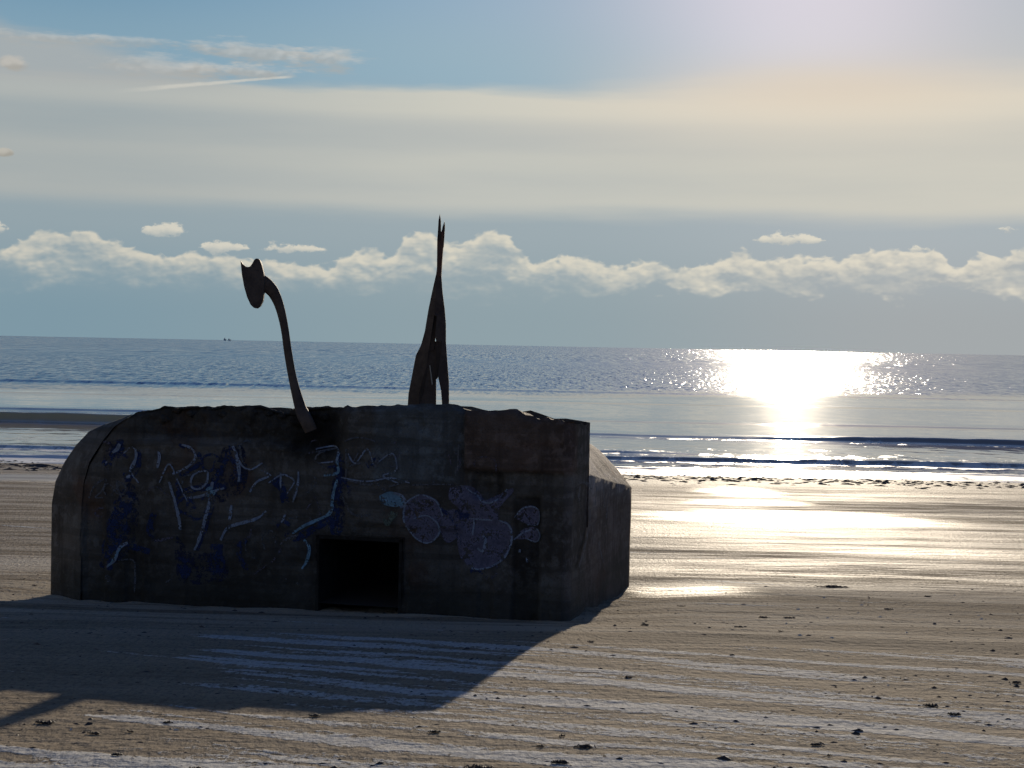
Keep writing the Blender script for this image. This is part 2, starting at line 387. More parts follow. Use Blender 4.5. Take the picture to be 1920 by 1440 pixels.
N.put(b.inputs['Base Color'], N.mix(foam, base, (.62, .62, .60)))
N.put(b.inputs['Roughness'], N.add(N.ss(rough_sea, 0.0, 1.0, .07, .11), N.mul(foam, .45)))

# concrete
def concrete(name, dark=1.0, tint=(1, 1, 1)):
    m, N, b = newmat(name)
    pos = N.node('ShaderNodeNewGeometry').outputs['Position']; x, y, z = N.sep(pos)
    u = N.add(N.mul(x, BU.x), N.mul(y, BU.y)); v = N.add(N.mul(x, BV.x), N.mul(y, BV.y))
    P = N.vec(u, v, z)
    l1 = N.noise(P, 1.1, 4.0, .6, .4); l2 = N.noise(P, 7.0, 5.0, .65); l3 = N.noise(P, 45.0, 3.0, .6)
    drip = N.noise(N.vec(N.mul(u, 5.0), N.mul(v, 5.0), N.mul(z, .5)), 1.0, 4.0, .6)
    brd = N.noise(N.vec(N.mul(u, .5), N.mul(v, .5), N.mul(z, 7.0)), 1.0, 2.0, .5)
    t = lambda c: tuple(k*dark*q for k, q in zip(c, tint))
    c = N.mix(N.ss(l1, .35, .65), t((.07, .056, .044)), t((.15, .128, .105)))
    c = N.mix(N.mul(N.ss(l2, .48, .62), .6), c, t((.20, .18, .155)))
    c = N.mix(N.mul(N.ss(l3, .45, .3), .5), c, t((.04, .034, .028)))
    c = N.mix(N.mul(N.ss(drip, .5, .7), .55), c, t((.045, .035, .028)))
    c = N.mix(N.mul(N.ss(brd, .5, .56), .45), c, t((.06, .05, .04)))
    rust = N.noise(P, .8, 3.0, .6, .2)
    c = N.mix(N.mul(N.ss(rust, .58, .7), .5), c, t((.13, .062, .035)))
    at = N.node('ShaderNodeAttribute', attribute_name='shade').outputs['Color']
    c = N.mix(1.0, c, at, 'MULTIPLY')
    # darker towards the foot of the wall
    c = N.mix(N.ss(z, 1.9, 1.45, 0.0, .55), c, t((.035, .034, .026)))
    N.put(b.inputs['Base Color'], c); N.put(b.inputs['Roughness'], .88); b.inputs['Specular IOR Level'].default_value = .2
    bump(N, b, N.add(N.mul(l2, .6), N.add(N.mul(l3, .35), N.mul(brd, .3))), .05, .7)
    return m
conc = concrete('concrete', .72, (.93, 1.0, 1.08))
def setshade(o, f):
    me = o.data; a = me.color_attributes.new('shade', 'FLOAT_COLOR', 'POINT')
    co = np.zeros(len(me.vertices)*3); me.vertices.foreach_get('co', co); co = co.reshape(-1, 3)
    c = f(co); c = np.concatenate([c, np.ones((len(c), 1))], 1); a.data.foreach_set('color', c.astype(np.float32).ravel())
dark_m, N, b = newmat('dark interior'); N.put(b.inputs['Base Color'], N.mix(N.noise(N.node('ShaderNodeNewGeometry').outputs['Position'], 4.0), (.008, .007, .006), (.014, .012, .010))); b.inputs['Roughness'].default_value = .95  # near-black colour stands in for the shade inside the passage
def steel(name, ca, cb):
    m, N, b = newmat(name); P = N.node('ShaderNodeNewGeometry').outputs['Position']
    n = N.noise(P, 3.5, 5.0, .65, .3); n2 = N.noise(P, 22.0, 3.0, .6)
    c = N.mix(N.ss(n, .35, .65), ca, cb); c = N.mix(N.mul(N.ss(n2, .5, .7), .4), c, tuple(k*.5 for k in ca))
    N.put(b.inputs['Base Color'], c); b.inputs['Roughness'].default_value = .7; b.inputs['Specular IOR Level'].default_value = .3
    bump(N, b, n2, .006, .5); return m
rust = steel('rusty steel', (.05, .033, .025), (.085, .06, .045)); rustd = steel('dark rusty steel', (.03, .02, .014), (.045, .028, .02))
rustr = steel('red rusty steel', (.08, .032, .02), (.10, .05, .032)); steelk = steel('pale steel', (.3, .27, .22), (.38, .33, .28))
def paint(name, c, thr=.42):
    m, N, b = newmat(name); P = N.node('ShaderNodeNewGeometry').outputs['Position']
    n = N.noise(P, 9.0, 5.0, .7); n2 = N.noise(P, 40.0, 2.0, .6)
    N.put(b.inputs['Base Color'], N.mix(N.ss(n, .4, .7), c, tuple(k*.5 for k in c))); b.inputs['Roughness'].default_value = .75
    b.inputs['Specular IOR Level'].default_value = .15
    N.put(b.inputs['Alpha'], N.ss(N.add(n, N.mul(N.sub(n2, .5), .5)), thr-.06, thr+.08)); return m
p_white = paint('pale blue spray paint', (.22, .26, .34), .43); p_blue = paint('blue spray paint', (.02, .036, .105), .48); p_cyan = paint('light blue spray paint', (.16, .28, .38), .43)
p_haze = paint('faint blue overspray', (.022, .03, .065), .52); p_lav = paint('lavender spray paint', (.13, .125, .18), .43); p_grey = paint('grey spray paint', (.12, .125, .14), .45); p_green = paint('green grey spray paint', (.13, .16, .13), .48); p_red = paint('dull red spray paint', (.10, .035, .025), .46)

# ------------------------------------------------------------------ beach
def axis(parts):
    out = []
    for a, b_, n in parts: out += list(np.linspace(a, b_, n, endpoint=False))
    out.append(parts[-1][1]); return np.array(out)
ys = axis([(-60, 4, 30), (4, 9, 50), (9, 26, 420), (26, 46, 260), (46, 70, 160), (70, 140, 20)])
xs = axis([(-400, -60, 12), (-60, -12, 90), (-12, 12, 340), (12, 60, 90), (60, 400, 12)])
XX, YY = np.meshgrid(xs, ys); ZZ = gz(XX, YY)
v = np.stack([XX, YY, ZZ], -1).reshape(-1, 3)
beach = mesh('sand_beach', v.tolist(), gridfaces(len(ys), len(xs)), sand)
tag(beach, 'damp rippled brown sand beach with pale frosty streaks', 'beach', kind='structure')

# ------------------------------------------------------------------ sea
ys = axis([(52, 58, 50), (58, 72, 140), (72, 80, 50), (80, 94, 130), (94, 106, 80), (106, 180, 120), (180, 600, 60), (600, 4000, 30), (4000, 40000, 20)])
xs = axis([(-30000, -2000, 8), (-2000, -200, 16), (-200, -45, 40), (-45, 45, 380), (45, 200, 40), (200, 2000, 16), (2000, 30000, 8)])
XX, YY = np.meshgrid(xs, ys)
ZZ = np.zeros_like(XX); FO = np.zeros_like(XX); SA = np.zeros_like(XX)
def wave(y0, h, face, back, foam=0, sandy=0, seed=0, slope=0.0, wig=.8):
    global ZZ, FO, SA
    yk = y0+slope*XX+wig*fbm(XX*.05, XX*0+seed, 3, seed)+.12*fbm(XX*.9, XX*0+seed, 2, seed)
    t = YY-yk
    hh = h(XX)*(1+.22*fbm(XX*.35, XX*0+seed*3.3, 3, seed+2))
    p = np.where(t < 0, np.exp(-(t/face)**2), np.exp(-(np.abs(t)/back)**1.5))
    ZZ = ZZ+hh*p
    FO = FO+foam*np.exp(-((t+face*2.2)/(face*2.2))**2)
    SA = np.maximum(SA, sandy(XX)*np.exp(-((t+face*.3)/(face*1.8))**2) if callable(sandy) else sandy*np.exp(-((t+face*.3)/(face*1.8))**2))
lr = lambda a, b_: (lambda X: a+(b_-a)*sstep(-25, 25, X))
wave(87.0, lambda X: .48-.36*sstep(-22, -4, X)+.20*sstep(8, 24, X), .55, 3.2, .32, lambda X: 1-.85*sstep(-22, -8, X), 3, -.10, .7)
wave(67.8, lr(.13, .20), .38, 1.8, .35, .15, 5, 0.0, .5)
wave(72.5, lambda X: .10*np.exp(-((X-4)/4.5)**2), .3, 1.2, .1, .1, 6)
wave(103.0, lambda X: .17-.11*sstep(-26, -6, X)+.04*sstep(12, 22, X), .7, 3.0, 0, 0, 8, -.02)
wave(62.5, lr(.10, .05), .25, 1.2, .55, .5, 9, 0.0, 1.2)
wave(60.0, lr(.05, .05), .25, 1.0, .5, .6, 11, 0.0, 1.5)
wave(168.0, lr(.22, .10), 1.6, 5.0, 0, 0, 12, 0.0, 2.0)
wave(135.0, lr(.05, .08), 1.2, 4.0, 0, 0, 14, .03, 2.0)
near = 1-sstep(110, 180, YY)
ZZ = ZZ+.035*np.abs(fbm(XX*1.1, YY*1.6, 3, 16))*np.exp(-((YY-62)/5)**2)+.012*fbm(XX*.5, YY*.7, 3, 4)*near+.02*fbm(XX*1.4, YY*1.0, 3, 6)*np.exp(-((YY-72)/10)**2)
FO = FO+.54*np.exp(-((YY-61.0)/3.0)**2)+.36*np.exp(-((YY-73)/9)**2)-.35*sstep(95, 110, YY)
SA = np.maximum(SA, .8*(1-sstep(58, 63, YY)))
v = np.stack([XX, YY, ZZ], -1).reshape(-1, 3)
sea = mesh('sea_water', v.tolist(), gridfaces(len(ys), len(xs)), water)
for nm, arr in (('foam', FO), ('sandy', SA)):
    a = sea.data.attributes.new(nm, 'FLOAT', 'POINT'); a.data.foreach_set('value', arr.ravel().astype(np.float32))
tag(sea, 'calm grey-blue sea with small shore waves and sun glitter', 'sea', kind='structure')

# ------------------------------------------------------------------ bunker
bunker = empty('bunker', tuple(bp(-3.5, 2.5, 1.2)))
tag(bunker, 'squat dark concrete war bunker covered in graffiti on the beach', 'bunker')
WB = .75                                           # bottom of all walls, below the sand
sil = [(152, 944), (156, 903), (167, 865), (191, 827), (213, 800), (236, 784), (250, 775), (290, 766), (300, 762), (320, 764), (380, 762), (395, 765), (410, 762), (480, 760), (490, 763), (500, 768), (515, 772), (530, 775), (540, 773), (550, 768), (560, 764), (580, 764), (600, 762), (632, 763), (640, 765), (648, 760), (665, 764), (675, 761), (740, 760), (800, 757), (850, 759), (862, 762), (868, 768), (895, 770), (905, 768), (935, 770), (955, 766), (970, 767), (985, 777), (1000, 781), (1010, 785), (1025, 781), (1035, 786), (1055, 786), (1067, 790)]
su = np.array([uw(*p)[0] for p in sil]); sw = np.array([uw(*p)[1] for p in sil]); su[-1] = 0; uL = su[0]
def T(u): return np.interp(u, su, sw)
cols = np.concatenate([np.linspace(uL, su[5], 26, endpoint=False), np.linspace(su[5], 0, 300)])
NR = 110
def pxmap():                                       # facade point -> photo pixel, for laying out zones
    return None
def tou(px, py=950): return uw(px, py)[0]
def tow(py, px=700): return uw(px, py)[1]
dU0, dU1, dW1 = tou(594, 1070), tou(752, 1070), tow(1008, 670)
rows = np.linspace(0, 1, NR)
UU = np.tile(cols, (NR, 1)); TT = T(UU)+.018*fbm(UU*9, UU*0, 3, 3)*(UU > su[5])
WW = WB+(TT-WB)*rows[:, None]
def box(U_, W_, a, b_, c, d, s=.02): return sstep(a-s, a+s, U_)*(1-sstep(b_-s, b_+s, U_))*sstep(c-s, c+s, W_)*(1-sstep(d-s, d+s, W_))
def relief(U_, W_):                                # + = towards the viewer
    d = .016*fbm(U_*2, W_*2, 4, 1)+.012*fbm(U_*9, W_*9, 3, 8)-.03*sstep(.5, .7, fbm(U_*3.3, W_*3.3, 3, 61))
    d = d+.006*np.sign(vnoise(U_*.25, W_*6.5, 4))+.008*np.sign(vnoise(U_*4.2, W_*.5, 14))*(W_ < tow(985))
    top = tow(835)-.12*sstep(tou(500), tou(640), U_)
    rgh = sstep(top-.08, top+.05, W_+.06*fbm(U_*3, W_*3, 2, 6))*(1-sstep(tou(625), tou(650), U_))
    rgh = rgh*sstep(su[5], su[8], U_)
    d = d*(1-rgh)+rgh*(-.10+.10*fbm(U_*3.1, W_*4.0, 4, 21, .6)+.03*fbm(U_*14, W_*14, 2, 25))
    bb = box(U_, W_, tou(648), tou(865), tow(985), 9)
    d = d+.03*bb
    ub = box(U_, W_, tou(870), .2, tow(884, 960), 9)
    d = d+.075*ub
    d = d-.10*sstep(0, 1, box(U_, W_, tou(885), tou(940), tow(935, 910), tow(889, 910), .05))*(1+.5*fbm(U_*8, W_*8, 2, 5))
    d = d-.05*box(U_, W_, tou(963), tou(1012), .0, tow(932, 990))
    d = d-.03*box(U_, W_, tou(900), tou(925), .0, tow(1080))
    d = d-.03*box(U_, W_, tou(238), tou(268), .0, tow(1060))
    d = d-.03*box(U_, W_, tou(160), tou(196), .0, tow(945, 170))
    d = d+.02*box(U_, W_, tou(1016), .2, .0, tow(890, 1040))
    edge = np.exp(-((W_-T(U_))/.04)**2)
    d = d-.05*edge*(1+fbm(U_*6, W_*0, 2, 9))
    return d
DD = relief(UU, WW)
vs = []; fs = []
for i in range(NR):
    for j in range(len(cols)): vs.append(bp(UU[i, j], -DD[i, j], WW[i, j]))
nc = len(cols)
def keep(i, j):
    u = (UU[i, j]+UU[i, j+1])/2; w = (WW[i, j]+WW[i+1, j])/2
    return not (dU0 < u < dU1 and w < dW1)
fs += gridfaces(NR, nc, 0, keep)
# left shoulder: outer outline, bevelled back from the face
outer = [(93, 1118), (97, 945), (104, 903), (121, 866), (143, 834), (167, 809), (195, 796), (225, 787)]
inner_u = np.array([uL, uL]+[su[k] for k in range(1, 7)]); inner_w = np.array([WB, sw[0]]+[sw[k] for k in range(1, 7)])
ou = []; ow = []
for k, (px, py) in enumerate(outer):
    u_, w_ = uw(px, py, .42); ou.append(u_); ow.append(w_)
ow[0] = WB; ou[0] = ou[1]
ou = np.array(ou); ow = np.array(ow)
def resample(a, n):
    d = np.concatenate([[0], np.cumsum(np.hypot(np.diff(inner_u), np.diff(inner_w)))]); return np.interp(np.linspace(0, d[-1], n), d, a)
n = 60; iu, iw, o_u, o_w = [resample(a, n) for a in (inner_u, inner_w, ou, ow)]
K = 8; off = len(vs); sh_out = []
for k in range(K+1):
    t = k/K
    for i in range(n):
        u_ = iu[i]*(1-t)+o_u[i]*t; w_ = iw[i]*(1-t)+o_w[i]*t
        nn = .012*float(fbm(u_*5+t*3, w_*5, 3, 31))*(0 < k < K)
        nn += .02*float(np.exp(-((w_-tow(945, 120))/.02)**2))*(0 < k < K)*(i > 3)
        vs.append(bp(u_+nn+.015*(1-t), .42*t-.012*(1-t)+nn, w_))
fs += [tuple(reversed(f)) for f in gridfaces(K+1, n, off)]
front = mesh('front_wall', vs, fs, conc, bunker, smooth=True)
# top of the front wall, running back 1.1 m, broken and lumpy
nv = 14; vs = []; 
tu = np.concatenate([np.linspace(su[5], 0, 260), [.1]])
for k in range(nv):
    vv = 1.1*k/(nv-1)
    for j, u_ in enumerate(tu):
        u_ = float(u_)
        d0 = float(relief(np.array([min(u_, 0)]), np.array([T(min(u_, 0))]))[0]) if k == 0 else 0
        w_ = float(T(min(u_, 0)))+(.018*float(fbm(np.array([min(u_, 0.)*9]), np.array([0.]), 3, 3)[0]) if k == 0 else -.05*abs(float(fbm(np.array([u_*3.5]), np.array([vv*4+5.]), 4, 13)[0]))-.12*vv)
        vs.append(bp(u_, (-d0 if k == 0 else vv)+(.1 if (u_ > .05 and k == 0) else 0), w_))
fs = gridfaces(nv, len(tu))
mesh('parapet_top', vs, fs, conc, bunker)
# right end of the front wall: narrow corner bevel, then the flank
vs = []; fs = []
vst = [0, .1, .25, .4, .55, .7, .85, 1.0, 1.1]; nw = 70
for a, vv in enumerate(vst):
    for i in range(nw):
        tp = float(T(0))-(.03 if a else 0)-.045*vv+.02*float(vnoise(vv*6+2, 0, 3))*(a > 0)
        w_ = WB+(tp-WB)*i/(nw-1)
        u_ = 0 if a == 0 else .1
        lower = 1 if w_ < tow(886, 1070) else 0
        j = .008*float(fbm(w_*4, vv*5, 3, 17))-(.02 if lower and a else 0)
        dv = -float(relief(np.array([0.]), np.array([w_]))[0]) if a == 0 else 0
        vs.append(bp(u_+(j if a else 0), vv+dv, w_))
fs = gridfaces(len(vst), nw); fs = [tuple(reversed(f)) for f in fs]
# back of the parapet
o_ = len(vs); 
for k in (0, 1):
    for u_ in np.linspace(-6.2, .1, 40): vs.append(bp(float(u_), 1.1, 2.4 if k == 0 else float(T(min(u_, 0)))-.06))
fs += gridfaces(2, 40, o_)
mesh('front_corner', vs, fs, conc, bunker)
# main body behind: cross-sections along v
v_end = 4.95
uR = .1; pS = uw(1098, 889, 1.1); pB = uw(1184, 914, v_end)
uB, wB = pB; 
def section(vv):
    f = max(0, (vv-1.1)/(v_end-1.1))
    us = pS[0]*(1-f)+uB*f if vv > 1.1 else uR
    ws = pS[1]*(1-f)+wB*f
    P = [(us, WB), (us, ws)]
    for k in range(1, 7):
        a = k/6; P.append((us-.78*a, ws+.70*math.sin(a*1.35)/math.sin(1.35)))
    rt = P[-1]
    Lp = [(ou[k], ow[k]-(.035*(vv-.42) if k else 0)) for k in range(len(ou))]
    P.append((-3.5, rt[1]*.5+Lp[-1][1]*.5)); P.append((-5.0, Lp[-1][1]-.12)); P += list(reversed(Lp))
    return P
def dens(P, step=.07):
    out = []
    for (a, b_), (c, d) in zip(P[:-1], P[1:]):
        m_ = 8
        for k in range(m_): out.append((a+(c-a)*k/m_, b_+(d-b_)*k/m_))
    out.append(P[-1]); return out
vs = []; st_ = [.42, .75, 1.1-.003]+list(np.linspace(1.12, v_end, 40)); secs = []
for vv in st_:
    S = dens(section(vv)); secs.append(len(S))
    for (u_, w_) in S:
        if vv < 1.1:                                # only the left shoulder is seen here; keep the rest inside the front wall
            u_ = min(u_, -.05); w_ = min(w_, float(T(min(u_, 0)))-.08) if u_ > su[6] else w_
        j = .015*float(fbm(u_*2.3+vv, w_*2.3+vv*1.7, 4, 41)) if vv > 1.13 else 0
        vs.append(bp(u_+j, vv, w_+j))
nS = secs[0]; fs = gridfaces(len(st_), nS)
fs.append(tuple(range((len(st_)-1)*nS, len(st_)*nS)))
body = mesh('side_wall', vs, fs, conc, bunker); fixn(body)
# doorway: a deep dark passage
def boxshell(a, b_, c, d, e, f, open_front=True):
    v_ = [bp(u, v__, w) for u in (a, b_) for v__ in (c, d) for w in (e, f)]
    F_ = [(0, 1, 3, 2), (4, 6, 7, 5), (0, 4, 5, 1), (2, 3, 7, 6), (1, 5, 7, 3), (0, 2, 6, 4)]
    if open_front: F_.pop(2)
    return v_, F_
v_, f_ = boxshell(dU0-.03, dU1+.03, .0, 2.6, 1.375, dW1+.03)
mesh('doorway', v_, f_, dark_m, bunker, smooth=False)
# door jambs: thick edges of the opening
vs = []; fs = []
for (a, b_, c, d) in ((dU0-.012, dU0+.03, WB, dW1), (dU1-.03, dU1+.012, WB, dW1), (dU0-.012, dU1+.012, dW1-.035, dW1+.012)):
    vv_, ff_ = boxshell(a, b_, -.012, .7, c, d, False); o_ = len(vs); vs += vv_; fs += [tuple(i+o_ for i in f) for f in ff_]
dj = mesh('door_frame', vs, fs, conc, bunker, smooth=False)
# rubble lumps along the broken top
def rocks(name, spots, mat, parent):
    for (p, r, s) in spots:
        vs = []; fs = []
        bm = bmesh.new(); bmesh.ops.create_icosphere(bm, subdivisions=3, radius=1.0)
        o_ = len(vs)
        for q_ in bm.verts:
            c = q_.co; n_ = 1+.35*float(fbm(c.x*1.5+s*7, c.y*1.5+c.z*1.1+s*3, 3, 2))+.1*float(vnoise(c.x*6+s, c.z*6+c.y*5, 5))
            vs.append(p+Vector((c.x*r*1.25, c.y*r, c.z*r*.8))*n_)
        fs += [tuple(k.index+o_ for k in f.verts) for f in bm.faces]; bm.free()
        mesh(name, vs, fs, mat, parent, smooth=False)
sp = []
for px, py, r in [(395, 768, 7), (330, 769, 8), (270, 776, 9), (450, 766, 7), (505, 775, 9), (530, 780, 8), (556, 774, 12), (560, 790, 14), (640, 768, 5), (650, 766, 6), (700, 764, 4), (905, 772, 6), (960, 771, 8), (985, 784, 8), (1008, 788, 8), (1028, 787, 9), (1048, 791, 9), (1062, 794, 7), (1018, 796, 8), (360, 775, 10), (420, 776, 10), (478, 772, 9), (310, 785, 12), (590, 776, 8), (610, 782, 10)]:
    vv = .12 if px < 900 else .15+.3*random.random()
    u_, w_ = uw(px, py, vv); sp.append((bp(u_, vv, w_), r*20/F*(.9 if px < 900 else .6), px*.13))
rocks('loose_stone', sp, conc, bunker)
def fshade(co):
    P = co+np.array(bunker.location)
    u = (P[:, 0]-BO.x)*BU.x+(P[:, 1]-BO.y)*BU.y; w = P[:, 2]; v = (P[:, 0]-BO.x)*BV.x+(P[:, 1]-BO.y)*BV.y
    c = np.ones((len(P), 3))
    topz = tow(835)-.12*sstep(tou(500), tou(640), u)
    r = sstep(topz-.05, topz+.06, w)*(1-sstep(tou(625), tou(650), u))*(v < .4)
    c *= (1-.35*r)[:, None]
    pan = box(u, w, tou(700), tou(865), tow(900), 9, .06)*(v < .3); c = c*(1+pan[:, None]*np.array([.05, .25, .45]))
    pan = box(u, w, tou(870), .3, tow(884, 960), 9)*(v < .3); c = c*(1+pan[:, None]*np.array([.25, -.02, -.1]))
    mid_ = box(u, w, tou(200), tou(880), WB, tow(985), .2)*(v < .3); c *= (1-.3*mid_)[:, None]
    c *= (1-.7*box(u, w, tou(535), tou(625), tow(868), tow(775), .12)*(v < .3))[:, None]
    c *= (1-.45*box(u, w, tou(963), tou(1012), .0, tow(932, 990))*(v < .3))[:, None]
    lf = (u < uL-.02)*1.0; c *= (1+.15*lf)[:, None]  # left shoulder facet: lighter facing put into the colour
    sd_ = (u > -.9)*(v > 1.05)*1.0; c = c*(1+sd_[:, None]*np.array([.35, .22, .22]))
    ch = (v > 1.1)*sstep(2.62, 2.75, w)*(u > -1.2); c = c*(1+ch[:, None]*np.array([1.1, 1.25, 1.3]))  # sunlit roof chamfer on the right: light put into its colour
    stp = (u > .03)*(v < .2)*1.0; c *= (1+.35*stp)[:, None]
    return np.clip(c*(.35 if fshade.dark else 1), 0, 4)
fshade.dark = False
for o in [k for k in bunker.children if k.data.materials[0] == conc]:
    fshade.dark = o.name == 'door_frame'; setshade(o, fshade)  # door frame colour darkened so its edges pick up less light

# ------------------------------------------------------------------ graffiti, sprayed on the wall
def wallpt(px, py, lift):
    u_, w_ = uw(px, py)
    return u_, lift, min(w_, float(T(u_)))
def settle(L):                                      # lay all (u, lift, w) points on the relief of the wall at once
    a = np.array(L); best = None
    for du_, dw_ in ((0, 0), (.012, 0), (-.012, 0), (0, .012), (0, -.012)):
        d = relief(a[:, 0]+du_, a[:, 2]+dw_); best = d if best is None else np.maximum(best, d)
    return [bp(float(u_), -float(d+l_), float(w_)) for (u_, l_, w_), d in zip(a, best)]
def smoothpts(P, step=3):
    P = np.array(P, float)
    if len(P) > 2:
        Q = [P[0]]
        for i in range(len(P)-1):
            p0 = P[max(i-1, 0)]; p1 = P[i]; p2 = P[i+1]; p3 = P[min(i+2, len(P)-1)]
            m_ = max(2, int(np.hypot(*(p2-p1)[:2])/step))
            for k in range(1, m_+1):
                t = k/m_; Q.append(.5*((2*p1)+(-p0+p2)*t+(2*p0-5*p1+4*p2-p3)*t*t+(-p0+3*p1-3*p2+p3)*t**3))
        return np.array(Q)
    m_ = max(2, int(np.hypot(*(P[1]-P[0]))/step)); return np.array([P[0]+(P[1]-P[0])*k/m_ for k in range(m_+1)])
def strokes(name, mat, items, lift=.012, side=False):
    vs = []; fs = []
    for pts_, wd in items:
        Q = smoothpts(pts_); o_ = len(vs); n_ = len(Q)
        for i, p in enumerate(Q):
            t = Q[min(i+1, n_-1)]-Q[max(i-1, 0)]; l = math.hypot(*t) or 1; nx, ny = -t[1]/l, t[0]/l
            w2 = wd/2*(.55+.45*math.sin(math.pi*min(1, max(0, (i+.5)/n_)))**.5)*(1+.25*float(vnoise(i*.3+wd, p[0]*.1, 3)))
            for s in (-1, -.33, .33, 1):
                a, c = p[0]+nx*w2*s, p[1]+ny*w2*s
                if side:
                    P = on_plane(a, c, BO+BU*(.1+lift+.02), BU); vs.append(P)
                else:
                    vs.append(wallpt(a, c, lift))
        fs += gridfaces(n_, 4, o_)
    if not side: vs = settle(vs)
    return mesh(name, vs, fs, mat, bunker)
def fills(name, mat, polys, lift=.008):
    vs = []; fs = []
    for P in polys:
        Q = smoothpts(list(P)+[P[0]], 5); c = Q.mean(0); o_ = len(vs); rings = 7; n_ = len(Q)
        for k in range(rings+1):
            for p in Q:
                a = c+(p-c)*k/rings; vs.append(wallpt(a[0], a[1], lift))
        fs += gridfaces(rings+1, n_, o_)
    return mesh(name, mat=mat, verts=settle(vs), faces=fs, parent=bunker)
z1 = lambda L: [(80+a/3.4286, 740+b_/3.4286) for a, b_ in L]     # points read off the enlarged crops
z2 = lambda L: [(500+a/3.4286, 740+b_/3.4286) for a, b_ in L]
z3 = lambda L: [(740+a/3.272, 740+b_/3.272) for a, b_ in L]
tag(strokes('graffiti', p_blue, [
    (z1([(500, 300), (490, 350), (430, 420), (400, 470)]), 20), (z1([(610, 360), (620, 420), (590, 500), (545, 545)]), 13), (z1([(548, 500), (552, 560)]), 16),
    (z1([(560, 620), (500, 760), (470, 900), (430, 1010), (400, 1120)]), 34), (z1([(540, 960), (620, 990), (690, 1010)]), 12),
    (z1([(1210, 330), (1170, 440), (1110, 560), (1090, 680), (1040, 850), (990, 1000)]), 12), (z1([(880, 320), (1000, 380), (1000, 450), (880, 520)]), 9),
    (z1([(900, 1040), (920, 1180)]), 26), (z1([(1120, 960), (1120, 1160)]), 30), (z1([(860, 640), (1000, 600), (1180, 590)]), 14), (z1([(720, 760), (690, 860), (740, 940)]), 12),
    (z1([(1480, 540), (1540, 600), (1560, 700)]), 16), (z2([(470, 400), (460, 560), (440, 760), (450, 880)]), 16), (z2([(440, 780), (240, 900), (170, 930)]), 14), (z2([(430, 810), (460, 890)]), 24), (z2([(650, 460), (730, 410)]), 14)], .006), 'blue underpaint strokes of the graffiti')
strokes('graffiti', p_white, [
    (z1([(500, 315), (480, 350), (450, 372)]), 6), (z1([(600, 350), (598, 420), (565, 495)]), 5), (z1([(555, 515), (560, 535)]), 8), (z1([(410, 430), (416, 440)]), 6),
    (z1([(745, 365), (752, 410), (738, 470)]), 5), (z1([(900, 320), (960, 345), (985, 400), (940, 460), (840, 510)]), 5),
    (z1([(1225, 330), (1245, 380), (1262, 480), (1265, 560)]), 6), (z1([(1030, 490), (970, 520), (960, 590), (1010, 605), (1060, 560), (1060, 495), (1000, 495)]), 4),
    (z1([(815, 560), (850, 680), (875, 780), (885, 870)]), 6), (z1([(1095, 560), (1075, 680), (1040, 820), (1000, 950), (975, 1000)]), 6.5),
    (z1([(930, 660), (1010, 655), (1090, 625), (1170, 600)]), 5), (z1([(1460, 525), (1380, 560), (1335, 625)]), 4.5), (z1([(1400, 480), (1470, 520)]), 3.5), (z1([(1530, 500), (1535, 600)]), 3.5),
    (z1([(1212, 710), (1205, 810)]), 5), (z1([(1148, 935), (1190, 860), (1260, 830), (1370, 800), (1440, 750)]), 6),
    (z1([(550, 950), (500, 985), (470, 1060), (415, 1105)]), 6), (z1([(1645, 490), (1640, 600), (1610, 690)]), 4), (z1([(1560, 770), (1540, 820)]), 4)], .014)
strokes('graffiti', p_cyan, [
    (z2([(455, 545), (430, 640), (415, 740), (380, 780), (250, 840), (170, 890)]), 6), (z2([(245, 930), (280, 980), (270, 1050), (230, 1120)]), 6),
    (z2([(460, 370), (455, 440), (460, 500), (370, 520)]), 5), (z1([(1060, 600), (1110, 640)]), 8), (z1([(1085, 590), (1070, 660)]), 7), (z1([(520, 960), (480, 1030), (430, 1100)]), 3)], .016)
strokes('graffiti', p_grey, [
    (z1([(300, 665), (340, 580), (410, 545), (380, 620), (340, 660), (390, 660)]), 3.5), (z1([(420, 570), (395, 620), (440, 655), (460, 600), (420, 570)]), 3.5), (z1([(500, 580), (470, 620), (520, 640), (540, 590), (480, 560), (520, 680), (545, 650)]), 3.5),
    (z1([(490, 1065), (570, 1060), (590, 1100), (590, 1270)]), 3), (z1([(415, 1160), (430, 1200)]), 8),
    (z2([(310, 370), (430, 345), (350, 370), (315, 420), (370, 470), (370, 530)]), 3.5), (z2([(500, 300), (580, 275), (680, 290), (720, 320)]), 3), (z2([(515, 350), (520, 460), (510, 550)]), 4), (z2([(530, 380), (560, 430), (600, 360)]), 3), (z2([(520, 460), (640, 435), (660, 460)]), 3.5), (z2([(680, 370), (725, 420), (700, 470), (720, 380)]), 4), (z2([(850, 330), (790, 410)]), 3),
    (z2([(510, 540), (640, 575), (720, 575), (770, 620)]), 5), (z2([(700, 560), (860, 470), (780, 460)]), 3), (z2([(790, 590), (860, 570), (930, 545)]), 3.5), (z2([(490, 640), (530, 740), (590, 775), (680, 770)]), 5.5), (z2([(205, 500), (200, 570), (170, 670)]), 4), (z2([(120, 770), (100, 820)]), 4),
    (z2([(90, 970), (130, 930), (210, 900)]), 5), (z2([(1070, 510), (1070, 570), (940, 580), (1140, 575), (1270, 585)]), 2.5), (z2([(1240, 320), (1230, 470)]), 2.5)], .013)
